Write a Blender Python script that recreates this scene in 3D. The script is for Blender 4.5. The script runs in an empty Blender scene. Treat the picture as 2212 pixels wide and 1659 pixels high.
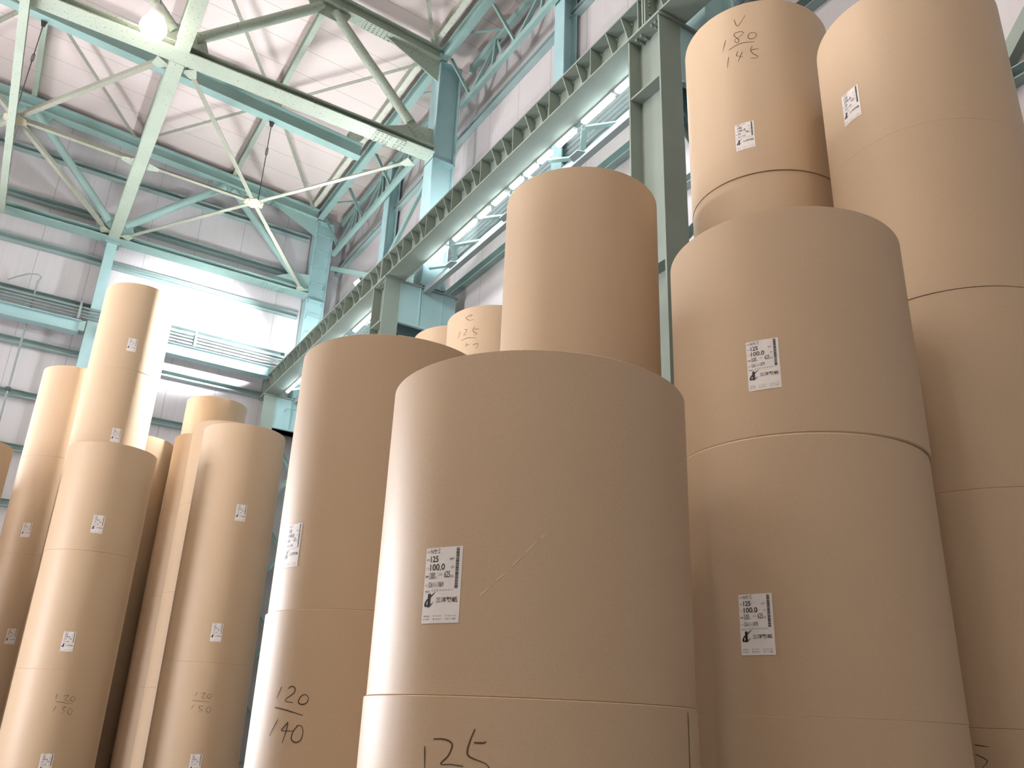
import bpy, bmesh, math, random
from mathutils import Vector, Matrix

random.seed(7)
S = bpy.context.scene
COL = S.collection

# ------------------------------------------------------------------ camera
F_PX, W_PX = 1842.57, 2212.0
YAW, PITCH, ROLL = 0.541606, 0.381724, 0.0423834
CAM = Vector((0.0, 0.0, 0.93))


def make_camera():
    cd = bpy.data.cameras.new('camera')
    cd.sensor_fit = 'HORIZONTAL'
    cd.sensor_width = 36.0
    cd.lens = F_PX / W_PX * 36.0
    cd.clip_end = 200
    o = bpy.data.objects.new('camera', cd)
    COL.objects.link(o)
    f = Vector((math.sin(YAW) * math.cos(PITCH), math.cos(YAW) * math.cos(PITCH), math.sin(PITCH)))
    r = Vector((math.cos(YAW), -math.sin(YAW), 0))
    u = r.cross(f)
    r2 = r * math.cos(ROLL) + u * math.sin(ROLL)
    u2 = u * math.cos(ROLL) - r * math.sin(ROLL)
    m = Matrix((r2, u2, -f)).transposed().to_4x4()
    m.translation = CAM
    o.matrix_world = m
    S.camera = o


make_camera()

# ------------------------------------------------------------------ world, daylight, exposure
S.view_settings.view_transform = 'Standard'
S.view_settings.look = 'None'
S.view_settings.gamma = 1.0
S.view_settings.use_curve_mapping = False
S.view_settings.exposure = 0.15

SKY_STRENGTH = 48.0
HIGHBAY = 158.0
TUBE = 50.0
FILL_FLOOD = 3000.0
SPOT = 9000.0

w = bpy.data.worlds.new('world')
S.world = w
w.use_nodes = True
bg = w.node_tree.nodes['Background']
bg.inputs[0].default_value = (0.97, 0.95, 1.0, 1)
bg.inputs[1].default_value = SKY_STRENGTH

# daylight enters by two door openings added for light, unseen left of the frame, in the far and left walls (portals help sampling)
ADDED_SIDE_DOOR = (-16.0, 8.3, 12.2, 4.8)    # x, y0, y1, height
ADDED_DOOR = (20.05, -9.5, -4.6, 5.4)      # y, x0, x1, height
for sx, sy, loc, rot in ((ADDED_DOOR[2] - ADDED_DOOR[1], ADDED_DOOR[3], ((ADDED_DOOR[1] + ADDED_DOOR[2]) / 2, ADDED_DOOR[0] + 0.16, ADDED_DOOR[3] / 2), (-math.pi / 2, 0, 0)),
                         (ADDED_SIDE_DOOR[2] - ADDED_SIDE_DOOR[1], ADDED_SIDE_DOOR[3], (ADDED_SIDE_DOOR[0] - 0.16, (ADDED_SIDE_DOOR[1] + ADDED_SIDE_DOOR[2]) / 2, ADDED_SIDE_DOOR[3] / 2),
                          (math.pi / 2, 0, -math.pi / 2))):
    ld = bpy.data.lights.new('added_door_daylight', 'AREA')
    ld.shape = 'RECTANGLE'
    ld.size, ld.size_y = sx, sy
    ld.cycles.is_portal = True
    lo = bpy.data.objects.new('added_door_daylight', ld)
    COL.objects.link(lo)
    lo.location = loc
    lo.rotation_euler = rot

# ------------------------------------------------------------------ materials
def new_mat(name):
    m = bpy.data.materials.new(name)
    m.use_nodes = True
    nt = m.node_tree
    return m, nt, nt.nodes['Principled BSDF']


def N(nt, kind, **kw):
    n = nt.nodes.new(kind)
    for k, v in kw.items():
        setattr(n, k, v)
    return n


def noise(nt, scale, detail=4, rough=0.6, vec=None):
    n = N(nt, 'ShaderNodeTexNoise')
    n.inputs['Scale'].default_value = scale
    n.inputs['Detail'].default_value = detail
    n.inputs['Roughness'].default_value = rough
    if vec is not None:
        nt.links.new(vec, n.inputs['Vector'])
    return n


def ramp(nt, src, stops):
    r = N(nt, 'ShaderNodeValToRGB')
    e = r.color_ramp.elements
    e[0].position, e[0].color = stops[0][0], stops[0][1]
    e[1].position, e[1].color = stops[-1][0], stops[-1][1]
    for p, c in stops[1:-1]:
        x = e.new(p)
        x.color = c
    nt.links.new(src, r.inputs[0])
    return r


def g(v):
    return (v, v, v, 1)


def mix(nt, fac, a, b, mode='MIX'):
    m = N(nt, 'ShaderNodeMix', data_type='RGBA', blend_type=mode)
    for sock, val in ((m.inputs[0], fac), (m.inputs[6], a), (m.inputs[7], b)):
        if hasattr(val, 'is_linked'):
            nt.links.new(val, sock)
        elif isinstance(val, (int, float)):
            sock.default_value = val
        else:
            sock.default_value = (*val, 1) if len(val) == 3 else val
    return m.outputs[2]


def objco(nt):
    return N(nt, 'ShaderNodeTexCoord').outputs['Object']


def paint(name, col, dirt=(0.16, 0.13, 0.10), amount=0.5, rough=0.5):
    m, nt, b = new_mat(name)
    co = objco(nt)
    big = noise(nt, 1.3, 5, 0.6, co)
    c1 = mix(nt, ramp(nt, big.outputs[0], [(0.35, g(0)), (0.75, g(1))]).outputs[0],
             col, tuple(x * 0.86 for x in col))
    sp = noise(nt, 26, 4, 0.62, co)
    f = ramp(nt, sp.outputs[0], [(0.66 - 0.06 * amount, g(0)), (0.74 - 0.06 * amount, g(min(1, amount + 0.3)))])
    c2 = mix(nt, f.outputs[0], c1, dirt)
    if amount > 0.4:
        pt = noise(nt, 7, 6, 0.7, co)
        f2 = ramp(nt, pt.outputs[0], [(0.56, g(0)), (0.70, g(0.55))])
        c2 = mix(nt, f2.outputs[0], c2, tuple(0.5 * a + 0.5 * d for a, d in zip(col, (0.30, 0.22, 0.12))))
    nt.links.new(c2, b.inputs['Base Color'])
    b.inputs['Roughness'].default_value = rough
    b.inputs['Specular IOR Level'].default_value = 0.35
    return m


def kraft(name, col):
    m, nt, b = new_mat(name)
    co = objco(nt)
    a = noise(nt, 2.2, 3, 0.5, co)
    fine = noise(nt, 160, 3, 0.7, co)
    c1 = mix(nt, a.outputs[0], tuple(x * 0.95 for x in col), tuple(min(1, x * 1.05) for x in col))
    c2 = mix(nt, ramp(nt, fine.outputs[0], [(0.3, g(0)), (0.7, g(1))]).outputs[0], c1,
             tuple(x * 0.90 for x in col))
    nt.links.new(c2, b.inputs['Base Color'])
    b.inputs['Roughness'].default_value = 0.5
    b.inputs['Specular IOR Level'].default_value = 0.5
    mp = N(nt, 'ShaderNodeMapping')
    nt.links.new(co, mp.inputs[0])
    mp.inputs['Scale'].default_value = (1, 1, 0.35)
    wob = noise(nt, 7, 2, 0.5, mp.outputs[0])
    bp = N(nt, 'ShaderNodeBump')
    bp.inputs['Strength'].default_value = 0.05
    bp.inputs['Distance'].default_value = 0.02
    nt.links.new(wob.outputs[0], bp.inputs['Height'])
    bp2 = N(nt, 'ShaderNodeBump')
    bp2.inputs['Strength'].default_value = 0.06
    bp2.inputs['Distance'].default_value = 0.002
    nt.links.new(fine.outputs[0], bp2.inputs['Height'])
    nt.links.new(bp.outputs[0], bp2.inputs['Normal'])
    nt.links.new(bp2.outputs[0], b.inputs['Normal'])
    return m


def panel(name, col, axis, step, off, seam=0.008, fine=0.0, wide=False, spots=0.5):
    """sheet panels with dark joints every `step` metres along world axis 0/1/2"""
    m, nt, b = new_mat(name)
    pos = N(nt, 'ShaderNodeNewGeometry').outputs['Position']
    sx = N(nt, 'ShaderNodeSeparateXYZ')
    nt.links.new(pos, sx.inputs[0])
    a = N(nt, 'ShaderNodeMath', operation='SUBTRACT')
    nt.links.new(sx.outputs[axis], a.inputs[0])
    a.inputs[1].default_value = off
    d = N(nt, 'ShaderNodeMath', operation='DIVIDE')
    nt.links.new(a.outputs[0], d.inputs[0])
    d.inputs[1].default_value = step
    fl = N(nt, 'ShaderNodeMath', operation='FRACT')
    nt.links.new(d.outputs[0], fl.inputs[0])
    lt = N(nt, 'ShaderNodeMath', operation='LESS_THAN')
    nt.links.new(fl.outputs[0], lt.inputs[0])
    lt.inputs[1].default_value = seam / step
    big = noise(nt, 0.5, 5, 0.6, pos)
    c1 = mix(nt, ramp(nt, big.outputs[0], [(0.3, g(0)), (0.75, g(1))]).outputs[0], col,
             tuple(x * 0.93 for x in col))
    if fine:
        ma = N(nt, 'ShaderNodeMapping')
        nt.links.new(pos, ma.inputs[0])
        ma.inputs['Scale'].default_value = tuple(18.0 if i == axis else 0.25 for i in range(3))
        st = noise(nt, 1.0, 2, 0.5, ma.outputs[0])
        c1 = mix(nt, ramp(nt, st.outputs[0], [(0.35, g(0)), (0.7, g(fine))]).outputs[0], c1,
                 tuple(x * 0.8 for x in col))
    sp = noise(nt, 7, 6, 0.72, pos)
    f = ramp(nt, sp.outputs[0], [(0.70, g(0)), (0.76, g(spots))])
    c2 = mix(nt, f.outputs[0], c1, tuple(x * 0.45 for x in col))
    mm = N(nt, 'ShaderNodeMath', operation='MULTIPLY')
    nt.links.new(lt.outputs[0], mm.inputs[0])
    mm.inputs[1].default_value = 0.6
    c3 = mix(nt, mm.outputs[0], c2, tuple(x * 0.3 for x in col))
    nt.links.new(c3, b.inputs['Base Color'])
    b.inputs['Roughness'].default_value = 0.6
    b.inputs['Specular IOR Level'].default_value = 0.2
    return m


def plain(name, col, rough=0.5, metal=0.0):
    m, nt, b = new_mat(name)
    co = objco(nt)
    n = noise(nt, 30, 3, 0.6, co)
    nt.links.new(mix(nt, n.outputs[0], tuple(x * 0.92 for x in col), tuple(min(1, x * 1.06) for x in col)),
                 b.inputs['Base Color'])
    b.inputs['Roughness'].default_value = rough
    b.inputs['Metallic'].default_value = metal
    return m


def glow(name, col, strength):
    m, nt, b = new_mat(name)
    b.inputs['Base Color'].default_value = (0.9, 0.9, 0.9, 1)
    b.inputs['Emission Color'].default_value = (*col, 1)
    b.inputs['Emission Strength'].default_value = strength
    return m


M = dict(
    mint=paint('mint_steel_paint', (0.27, 0.405, 0.38), amount=0.2),
    mint_worn=paint('worn_mint_paint', (0.34, 0.40, 0.33), dirt=(0.13, 0.105, 0.07), amount=0.9),
    gusset=paint('stained_cream_paint', (0.44, 0.40, 0.30), dirt=(0.16, 0.12, 0.07), amount=0.9),
    brace=paint('shaded_grimy_brace_paint', (0.27, 0.28, 0.23), dirt=(0.08, 0.06, 0.04), amount=0.9),  # base darkened to show backlit shade; the flecks are dirt
    conduit=paint('grey_conduit', (0.20, 0.25, 0.25), amount=0.1),
    girt=paint('girt_paint', (0.29, 0.385, 0.375), amount=0.2),
    blue=paint('pale_teal_paint', (0.34, 0.51, 0.53), amount=0.06),
    crane=paint('grey_green_paint', (0.235, 0.285, 0.25), amount=0.10),
    grey_steel=paint('galvanised_grey', (0.26, 0.31, 0.31), amount=0.1),
    rusty=paint('rusty_purlin_paint', (0.62, 0.64, 0.56), dirt=(0.17, 0.13, 0.09), amount=1.0),
    dark=plain('dark_steel', (0.05, 0.055, 0.05), 0.6),
    bolt=plain('bolt_steel', (0.17, 0.18, 0.16), 0.5, 0.3),
    kraft=kraft('kraft_paper', (0.545, 0.408, 0.273)),
    core=plain('cardboard_core', (0.30, 0.20, 0.12), 0.8),
    label=plain('label_paper', (0.80, 0.78, 0.78), 0.55),
    ink=plain('black_ink', (0.012, 0.011, 0.012), 0.5),
    ink_grey=plain('faint_ink', (0.22, 0.21, 0.22), 0.5),
    pencil=plain('dark_pencil', (0.085, 0.052, 0.03), 0.7),
    wall_x=panel('far_wall_panels', (0.50, 0.487, 0.505), 0, 1.08, 1.62, 0.012, 0.35),
    wall_y=panel('side_wall_panels', (0.49, 0.465, 0.468), 1, 1.05, 0.36, 0.012, 0.2),
    roof=panel('roof_sheets', (0.68, 0.59, 0.57), 1, 0.742, 13.66, 0.014, 0.0, spots=0.7),
    near_grey=plain('near_wall_grey', (0.30, 0.29, 0.275), 0.6),  # unseen near wall's grey, set to limit light bounced onto the rolls
    floor=plain('concrete_floor', (0.20, 0.19, 0.175), 0.55),
    bulb=glow('added_lamp_bulb', (1.0, 0.87, 0.73), HIGHBAY),
    bulb_low=glow('old_mercury_bulb', (1.0, 0.90, 0.76), 35.0),
    tube=glow('fluorescent_glow', (0.86, 0.97, 1.0), TUBE),
    fill_flood=glow('fill_glow', (0.93, 1.0, 0.99), FILL_FLOOD),
    scuff=plain('scuffed_paper', (0.62, 0.49, 0.37), 0.7),
    lens=glow('fill_lens', (0.97, 0.98, 1.0), 40.0),
    white=plain('white_enamel', (0.75, 0.75, 0.72), 0.4),
)

# ------------------------------------------------------------------ mesh helpers
Z = Vector((0, 0, 1))
ORG = {}          # world origin of every thing and part


class MB:
    """collects shapes in world coordinates and links them as ONE mesh object"""

    def __init__(self):
        self.v, self.f, self.s = [], [], []

    def add(self, vs, fs, smooth=False):
        o = len(self.v)
        self.v += [Vector(p) for p in vs]
        self.f += [tuple(i + o for i in q) for q in fs]
        self.s += [smooth] * len(fs)
        return self

    def box(self, x0, x1, y0, y1, z0, z1):
        vs = [(x, y, z) for z in (z0, z1) for y in (y0, y1) for x in (x0, x1)]
        return self.add(vs, [(0, 2, 3, 1), (4, 5, 7, 6), (0, 1, 5, 4), (2, 6, 7, 3), (0, 4, 6, 2), (1, 3, 7, 5)])

    def bar(self, A, B, u, v, u0, u1, v0, v1):
        A, B = Vector(A), Vector(B)
        vs = [P + u * a + v * b for P in (A, B) for b in (v0, v1) for a in (u0, u1)]
        return self.add(vs, [(0, 1, 3, 2), (4, 6, 7, 5), (0, 4, 5, 1), (2, 3, 7, 6), (0, 2, 6, 4), (1, 5, 7, 3)])

    def axes(self, A, B, up):
        d = (Vector(B) - Vector(A)).normalized()
        up = Vector(up)
        u = d.cross(up).normalized()
        v = u.cross(d).normalized()
        return u, v

    def hsec(self, A, B, w, h, tf=0.016, tw=0.012, up=Z):
        u, v = self.axes(A, B, up)
        self.bar(A, B, u, v, -w / 2, w / 2, -h / 2, -h / 2 + tf)
        self.bar(A, B, u, v, -w / 2, w / 2, h / 2 - tf, h / 2)
        self.bar(A, B, u, v, -tw / 2, tw / 2, -h / 2 + tf, h / 2 - tf)
        return self

    def chan(self, A, B, w, h, t=0.01, up=Z, side=1):
        """channel: web on one side, flanges pointing to +side*u"""
        u, v = self.axes(A, B, up)
        a, b = (-w / 2, -w / 2 + t) if side > 0 else (w / 2 - t, w / 2)
        self.bar(A, B, u, v, a, b, -h / 2, h / 2)
        c, d = (-w / 2 + t, w / 2) if side > 0 else (-w / 2, w / 2 - t)
        self.bar(A, B, u, v, c, d, -h / 2, -h / 2 + t)
        self.bar(A, B, u, v, c, d, h / 2 - t, h / 2)
        return self

    def angle(self, A, B, s=0.09, t=0.01, up=Z, flip=1):
        u, v = self.axes(A, B, up)
        self.bar(A, B, u, v, -s / 2, s / 2, 0, t)
        a, b = (-s / 2, -s / 2 + t) if flip > 0 else (s / 2 - t, s / 2)
        self.bar(A, B, u, v, a, b, t, s)
        return self

    def rect(self, A, B, w, h, up=Z):
        u, v = self.axes(A, B, up)
        return self.bar(A, B, u, v, -w / 2, w / 2, -h / 2, h / 2)

    def tube(self, pts, r, n=10, caps=True):
        pts = [Vector(p) for p in pts]
        rings = []
        for i, p in enumerate(pts):
            d = (pts[min(i + 1, len(pts) - 1)] - pts[max(i - 1, 0)]).normalized()
            ref = Z if abs(d.z) < 0.9 else Vector((1, 0, 0))
            u = d.cross(ref).normalized()
            v = u.cross(d)
            rr = r[i] if isinstance(r, (list, tuple)) else r
            rings.append([p + u * (rr * math.cos(2 * math.pi * k / n)) + v * (rr * math.sin(2 * math.pi * k / n))
                          for k in range(n)])
        vs = [q for ring in rings for q in ring]
        fs = []
        for i in range(len(pts) - 1):
            for k in range(n):
                fs.append((i * n + k, i * n + (k + 1) % n, (i + 1) * n + (k + 1) % n, (i + 1) * n + k))
        self.add(vs, fs, True)
        if caps:
            self.add(rings[0], [tuple(range(n))[::-1]])
            self.add(rings[-1], [tuple(range(n))])
        return self

    def poly(self, pts, thick):
        """flat polygon extruded by vector `thick`"""
        t = Vector(thick)
        pts = [Vector(p) for p in pts]
        n = len(pts)
        vs = pts + [p + t for p in pts]
        fs = [tuple(range(n))[::-1], tuple(range(n, 2 * n))]
        fs += [(i, (i + 1) % n, n + (i + 1) % n, n + i) for i in range(n)]
        return self.add(vs, fs)

    def bolts(self, pts, axis, r=0.018, h=0.02):
        for p in pts:
            p = Vector(p)
            self.tube([p, p + Vector(axis) * h], r, 6)
        return self

    def lathe(self, prof, c, n=48, closed=False, smooth=True):
        c = Vector(c)
        k = len(prof)
        vs = []
        for i in range(n):
            a = 2 * math.pi * i / n
            for r, z in prof:
                vs.append(c + Vector((r * math.cos(a), r * math.sin(a), z)))
        fs = []
        for i in range(n):
            j = (i + 1) % n
            for q in range(k if closed else k - 1):
                p = (q + 1) % k
                fs.append((i * k + q, j * k + q, j * k + p, i * k + p))
        return self.add(vs, fs, smooth)

    def build(self, name, mat, parent=None, sharp=None, fix=True):
        if parent is not None:
            org = ORG[parent.name]
        else:
            xs = [p.x for p in self.v]
            ys = [p.y for p in self.v]
            org = Vector(((min(xs) + max(xs)) / 2, (min(ys) + max(ys)) / 2, min(p.z for p in self.v)))
        me = bpy.data.meshes.new(name)
        me.from_pydata([p - org for p in self.v], [], self.f)
        me.polygons.foreach_set('use_smooth', self.s)
        if fix:
            bm = bmesh.new()
            bm.from_mesh(me)
            bmesh.ops.recalc_face_normals(bm, faces=bm.faces)
            bm.to_mesh(me)
            bm.free()
        if sharp:
            me.set_sharp_from_angle(angle=math.radians(sharp))
        me.materials.append(M[mat])
        me.update()
        o = bpy.data.objects.new(name, me)
        COL.objects.link(o)
        ORG[o.name] = Vector(org)
        if parent is not None:
            o.parent = parent
        else:
            o.location = org
        return o


def thing(name, label, cat, loc, group=None):
    o = bpy.data.objects.new(name, None)
    o.empty_display_size = 0.2
    COL.objects.link(o)
    o.location = loc
    ORG[o.name] = Vector(loc)
    tag(o, label, cat, group)
    return o


def tag(o, label, cat, group=None):
    o['label'] = label
    o['category'] = cat
    if group:
        o['group'] = group
    return o


def struct(mb, name, mat):
    o = mb.build(name, mat)
    o['kind'] = 'structure'
    return o


# ------------------------------------------------------------------ setting
def roof_z(x):
    return 13.78 + 0.06 * (5.5 - x)


XL, XR, YN, YF = -16.0, 6.42, -6.0, 20.05
struct(MB().box(XL - 0.2, XR + 0.2, YN - 0.2, YF + 0.2, -0.2, 0.0), 'floor', 'floor')
wf = MB()
wf.box(XL - 0.2, ADDED_DOOR[1], YF, YF + 0.15, 0, 15.2)
wf.box(ADDED_DOOR[2], XR + 0.2, YF, YF + 0.15, 0, 15.2)
wf.box(ADDED_DOOR[1], ADDED_DOOR[2], YF, YF + 0.15, ADDED_DOOR[3], 15.2)
struct(wf, 'wall_far', 'wall_x')
struct(MB().box(XL - 0.2, XR + 0.2, YN - 0.15, YN, 0, 15.2), 'wall_near', 'near_grey')
struct(MB().box(XR, XR + 0.15, YN, YF, 0, 15.2), 'wall_right', 'wall_y')
wl = MB()
wl.box(XL - 0.15, XL, YN, ADDED_SIDE_DOOR[1], 0, 15.2)
wl.box(XL - 0.15, XL, ADDED_SIDE_DOOR[2], YF, 0, 15.2)
wl.box(XL - 0.15, XL, ADDED_SIDE_DOOR[1], ADDED_SIDE_DOOR[2], ADDED_SIDE_DOOR[3], 15.2)
struct(wl, 'wall_left', 'wall_y')
dj = MB()
for y0, y1 in ((ADDED_SIDE_DOOR[1] - 0.12, ADDED_SIDE_DOOR[1]), (ADDED_SIDE_DOOR[2], ADDED_SIDE_DOOR[2] + 0.12)):
    dj.box(XL - 0.2, XL + 0.06, y0, y1, 0, ADDED_SIDE_DOOR[3])
dj.box(XL - 0.2, XL + 0.06, ADDED_SIDE_DOOR[1] - 0.12, ADDED_SIDE_DOOR[2] + 0.12, ADDED_SIDE_DOOR[3], ADDED_SIDE_DOOR[3] + 0.14)
struct(dj, 'added_door_2', 'mint')  # frame of the side opening, added only to let light in
dj = MB()
for x0, x1 in ((ADDED_DOOR[1] - 0.12, ADDED_DOOR[1]), (ADDED_DOOR[2], ADDED_DOOR[2] + 0.12)):
    dj.box(x0, x1, YF - 0.06, YF + 0.2, 0, ADDED_DOOR[3])
dj.box(ADDED_DOOR[1] - 0.12, ADDED_DOOR[2] + 0.12, YF - 0.06, YF + 0.2, ADDED_DOOR[3], ADDED_DOOR[3] + 0.14)
struct(dj, 'added_door_1', 'mint')  # frame of the far wall opening, added only for its light
rf = MB()
a, b_ = XL - 0.2, XR + 0.2
rf.poly([(a, YN - 0.2, roof_z(a)), (b_, YN - 0.2, roof_z(b_)), (b_, YN - 0.2, roof_z(b_) + 0.12), (a, YN - 0.2, roof_z(a) + 0.12)],
        (0, YF - YN + 0.4, 0))
struct(rf, 'ceiling', 'roof')

# ------------------------------------------------------------------ steel frame
CX0, CX1 = 4.83, 6.22           # inner and outer edge of the stepped columns
COLS = [-1.90, 5.29, 12.45, 19.56]
CNAME = {-1.90: 'behind the camera', 5.29: 'nearest, beside the roll marked 180 over 145',
         12.45: 'middle of the row, behind the wide front stack', 19.56: 'in the far right corner, with ladder rungs'}


def column(y0, label, ladder=False):
    t = thing('steel_column', label, 'column', ((CX0 + CX1) / 2, y0 + 0.26, 0), 'steel columns along the right wall')
    d = 0.52
    # inner leg: H with flanges facing the camera, web facing the hall
    m = MB()
    m.box(CX0, 5.13, y0, y0 + 0.022, 0, 8.12)
    m.box(CX0, 5.13, y0 + d - 0.022, y0 + d, 0, 8.12)
    m.box(4.985, 5.005, y0 + 0.022, y0 + d - 0.022, 0, 8.12)
    z = 7.32
    while z > 0.3:
        m.box(CX0 + 0.01, 4.985, y0 + 0.022, y0 + d - 0.022, z - 0.012, z + 0.012)
        z -= 2.2
    m.build('inner_leg', 'crane', t)
    # outer leg
    m = MB()
    m.box(5.86, CX1, y0 + 0.04, y0 + 0.06, 0, 8.12)
    m.box(5.86, CX1, y0 + d - 0.06, y0 + d - 0.04, 0, 8.12)
    m.box(6.05, 6.07, y0 + 0.06, y0 + d - 0.06, 0, 8.12)
    m.build('outer_leg', 'blue', t)
    # shoulder plate under the crane girder
    m = MB()
    m.box(5.13, CX1, y0 + 0.012, y0 + 0.03, 7.36, 8.12)
    m.box(5.13, CX1, y0 + d - 0.03, y0 + d - 0.012, 7.36, 8.12)
    m.box(5.13, CX1, y0 - 0.02, y0 + 0.05, 7.335, 7.36)
    m.box(5.505, 5.52, y0 - 0.012, y0 + 0.012, 7.36, 8.12)
    m.box(5.54, 5.55, y0 - 0.006, y0 + 0.012, 7.36, 8.12)
    m.box(5.13, 5.14, y0 - 0.004, y0 + 0.012, 7.36, 8.12)
    m.box(5.95, 5.958, y0 + 0.004, y0 + 0.012, 7.36, 8.12)
    m.build('shoulder_plate', 'blue', t)
    m = MB().box(CX0 - 0.02, CX1 + 0.04, y0 - 0.03, y0 + d + 0.02, 8.12, 8.15)
    m.bolts([(x, y, 8.12) for x in (4.87, 4.94) for y in (y0 + 0.1, y0 + 0.16, y0 + 0.34, y0 + 0.42)], (0, 0, -1), 0.016, 0.035)
    m.build('cap_plate', 'crane', t)
    # laced legs below the shoulder
    z, k = 7.3, 0
    while z > 0.9:
        z2 = z - 0.95
        x0, x1 = (5.13, 5.88) if k % 2 == 0 else (5.88, 5.13)
        MB().angle((x0, y0 + d / 2, z), (x1, y0 + d / 2, z2), 0.08, 0.01, (0, -1, 0)).build('lacing_bar', 'mint', t)
        z, k = z2, k + 1
    # upper shaft: H with the web facing the camera
    m = MB()
    ys = y0 - 0.03
    m.box(5.50, 5.52, ys, ys + 0.36, 8.15, 13.28)
    m.box(5.96, 5.98, ys, ys + 0.36, 8.15, 13.28)
    m.box(5.52, 5.96, y0 + 0.12, y0 + 0.135, 8.15, 13.28)
    for z in (10.92, 13.25, 8.19):
        m.box(5.50, 5.98, ys, ys + 0.36, z - 0.012, z + 0.012)
    m.build('upper_shaft', 'blue', t)
    if ladder:
        for z in (13.32, 12.85, 12.37, 11.9, 11.41, 10.92, 10.44, 9.96, 9.48, 9.0, 8.52):
            if z > 13.2:
                z = 13.18
            y = y0 + 0.12
            MB().tube([(5.56, y, z - 0.07), (5.56, y - 0.12, z - 0.02), (5.58, y - 0.15, z), (5.90, y - 0.15, z),
                       (5.92, y - 0.12, z - 0.02), (5.92, y, z - 0.07)], 0.011, 6).build('ladder_rung', 'mint', t)
        MB().tube([(5.36, y0, 7.8), (5.36, y0 - 0.14, 7.82), (5.38, y0 - 0.16, 7.84), (5.72, y0 - 0.16, 7.84),
                   (5.74, y0 - 0.14, 7.82), (5.74, y0, 7.8)], 0.011, 6).build('ladder_rung', 'mint', t)
    return t


column(5.29, 'grey-green stepped steel column at upper right, immediately left of the roll marked 180 over 145')
column(12.45, 'stepped steel column with pale teal shaft rising behind the middle of the crane girder')
column(19.56, 'teal steel column in the far corner with ladder rungs up its face', True)

# crane girder spans
GY = [(-1.7, 5.53, 'grey-green crane girder span passing over the nearest column toward the camera'),
      (5.55, 12.70, 'grey-green crane girder span between nearest and middle columns, above the lit tubes'),
      (12.72, 19.98, 'grey-green crane girder span running from the middle column to the far corner')]
full0 = 6.52
for y0, y1, lab in GY:
    t = thing('crane_girder', lab, 'girder', (5.01, (y0 + y1) / 2, 8.155), 'crane girder spans')
    MB().box(CX0, 5.19, y0, y1, 8.155, 8.18).build('bottom_flange', 'crane', t)
    MB().box(CX0, 5.19, y0, y1, 8.60, 8.625).build('top_flange', 'crane', t)
    MB().box(5.0, 5.02, y0, y1, 8.18, 8.60).build('web', 'crane', t)
    k = math.ceil((y0 - full0 - 0.3) / 0.885) - 1
    while True:
        yc = full0 + k * 0.885
        k += 1
        if yc - 0.3 > y1:
            break
        if y0 + 0.03 < yc < y1 - 0.03:
            MB().poly([(CX0 + 0.005, yc, 8.18), (5.0, yc, 8.18), (5.0, yc, 8.565), (4.965, yc, 8.60), (CX0 + 0.005, yc, 8.60)],
                      (0, 0.012, 0)).build('stiffener_plate', 'crane', t)
        for dy in (-0.3, 0.3):
            y = yc + dy
            if y0 + 0.03 < y < y1 - 0.03:
                MB().poly([(CX0 + 0.005, y, 8.60), (CX0 + 0.005, y, 8.59), (4.985, y, 8.22), (5.0, y, 8.22), (5.0, y, 8.565),
                           (4.965, y, 8.60)], (0, 0.012, 0)).build('gusset_plate', 'crane', t)
    for ye in (y0, y1 - 0.02):
        e = MB().box(CX0, 5.19, ye, ye + 0.02, 8.18, 8.60)
        e.bolts([(4.89, ye, z) for z in (8.27, 8.33, 8.44, 8.50)], (0, -1, 0), 0.014, 0.02)
        e.build('end_plate', 'crane', t)

# surge truss behind the girder: back rail and zigzag ties
ARMS = [(5.32, 7.27, 5.60, 6.93), (5.32, 7.30, 5.56, 7.70), (5.32, 8.12, 5.58, 7.83), (5.32, 8.60, 5.56, 8.58), (5.32, 9.06, 5.58, 8.78),
        (5.32, 9.09, 5.56, 9.52), (5.32, 9.87, 5.58, 9.56), (5.32, 10.84, 5.62, 10.40), (5.32, 10.87, 5.56, 11.28), (5.32, 11.75, 5.58, 11.4)]
for ya, yb, lab in ((5.81, 12.44, 'grey horizontal bracing rail with zigzag ties beside the lit tubes, nearer bay'),
                    (12.97, 19.55, 'grey horizontal bracing rail with zigzag ties beside the girder, farther bay')):
    t = thing('girder_bracing', lab, 'bracing', (5.5, (ya + yb) / 2, 8.1), 'horizontal bracing beside the crane girder')
    MB().chan((5.62, ya, 8.10), (5.62, yb, 8.10), 0.10, 0.12, 0.012, Z, 1).build('back_rail', 'grey_steel', t)
    for x0, y0, x1, y1 in ARMS:
        o = 0 if ya < 10 else 7.16
        if y1 + o < yb:
            MB().angle((x0, y0 + o, 8.125), (x1 + 0.03, y1 + o, 8.125), 0.075, 0.01).build('tie_bar', 'mint', t)
    for y in (7.75, 9.57, 11.33):
        o = 0 if ya < 10 else 7.16
        MB().poly([(5.46, y + o - 0.1, 8.09), (5.62, y + o - 0.16, 8.09), (5.62, y + o + 0.16, 8.09), (5.46, y + o + 0.08, 8.09)],
                  (0, 0, -0.012)).build('gusset_plate', 'grey_steel', t)

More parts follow.
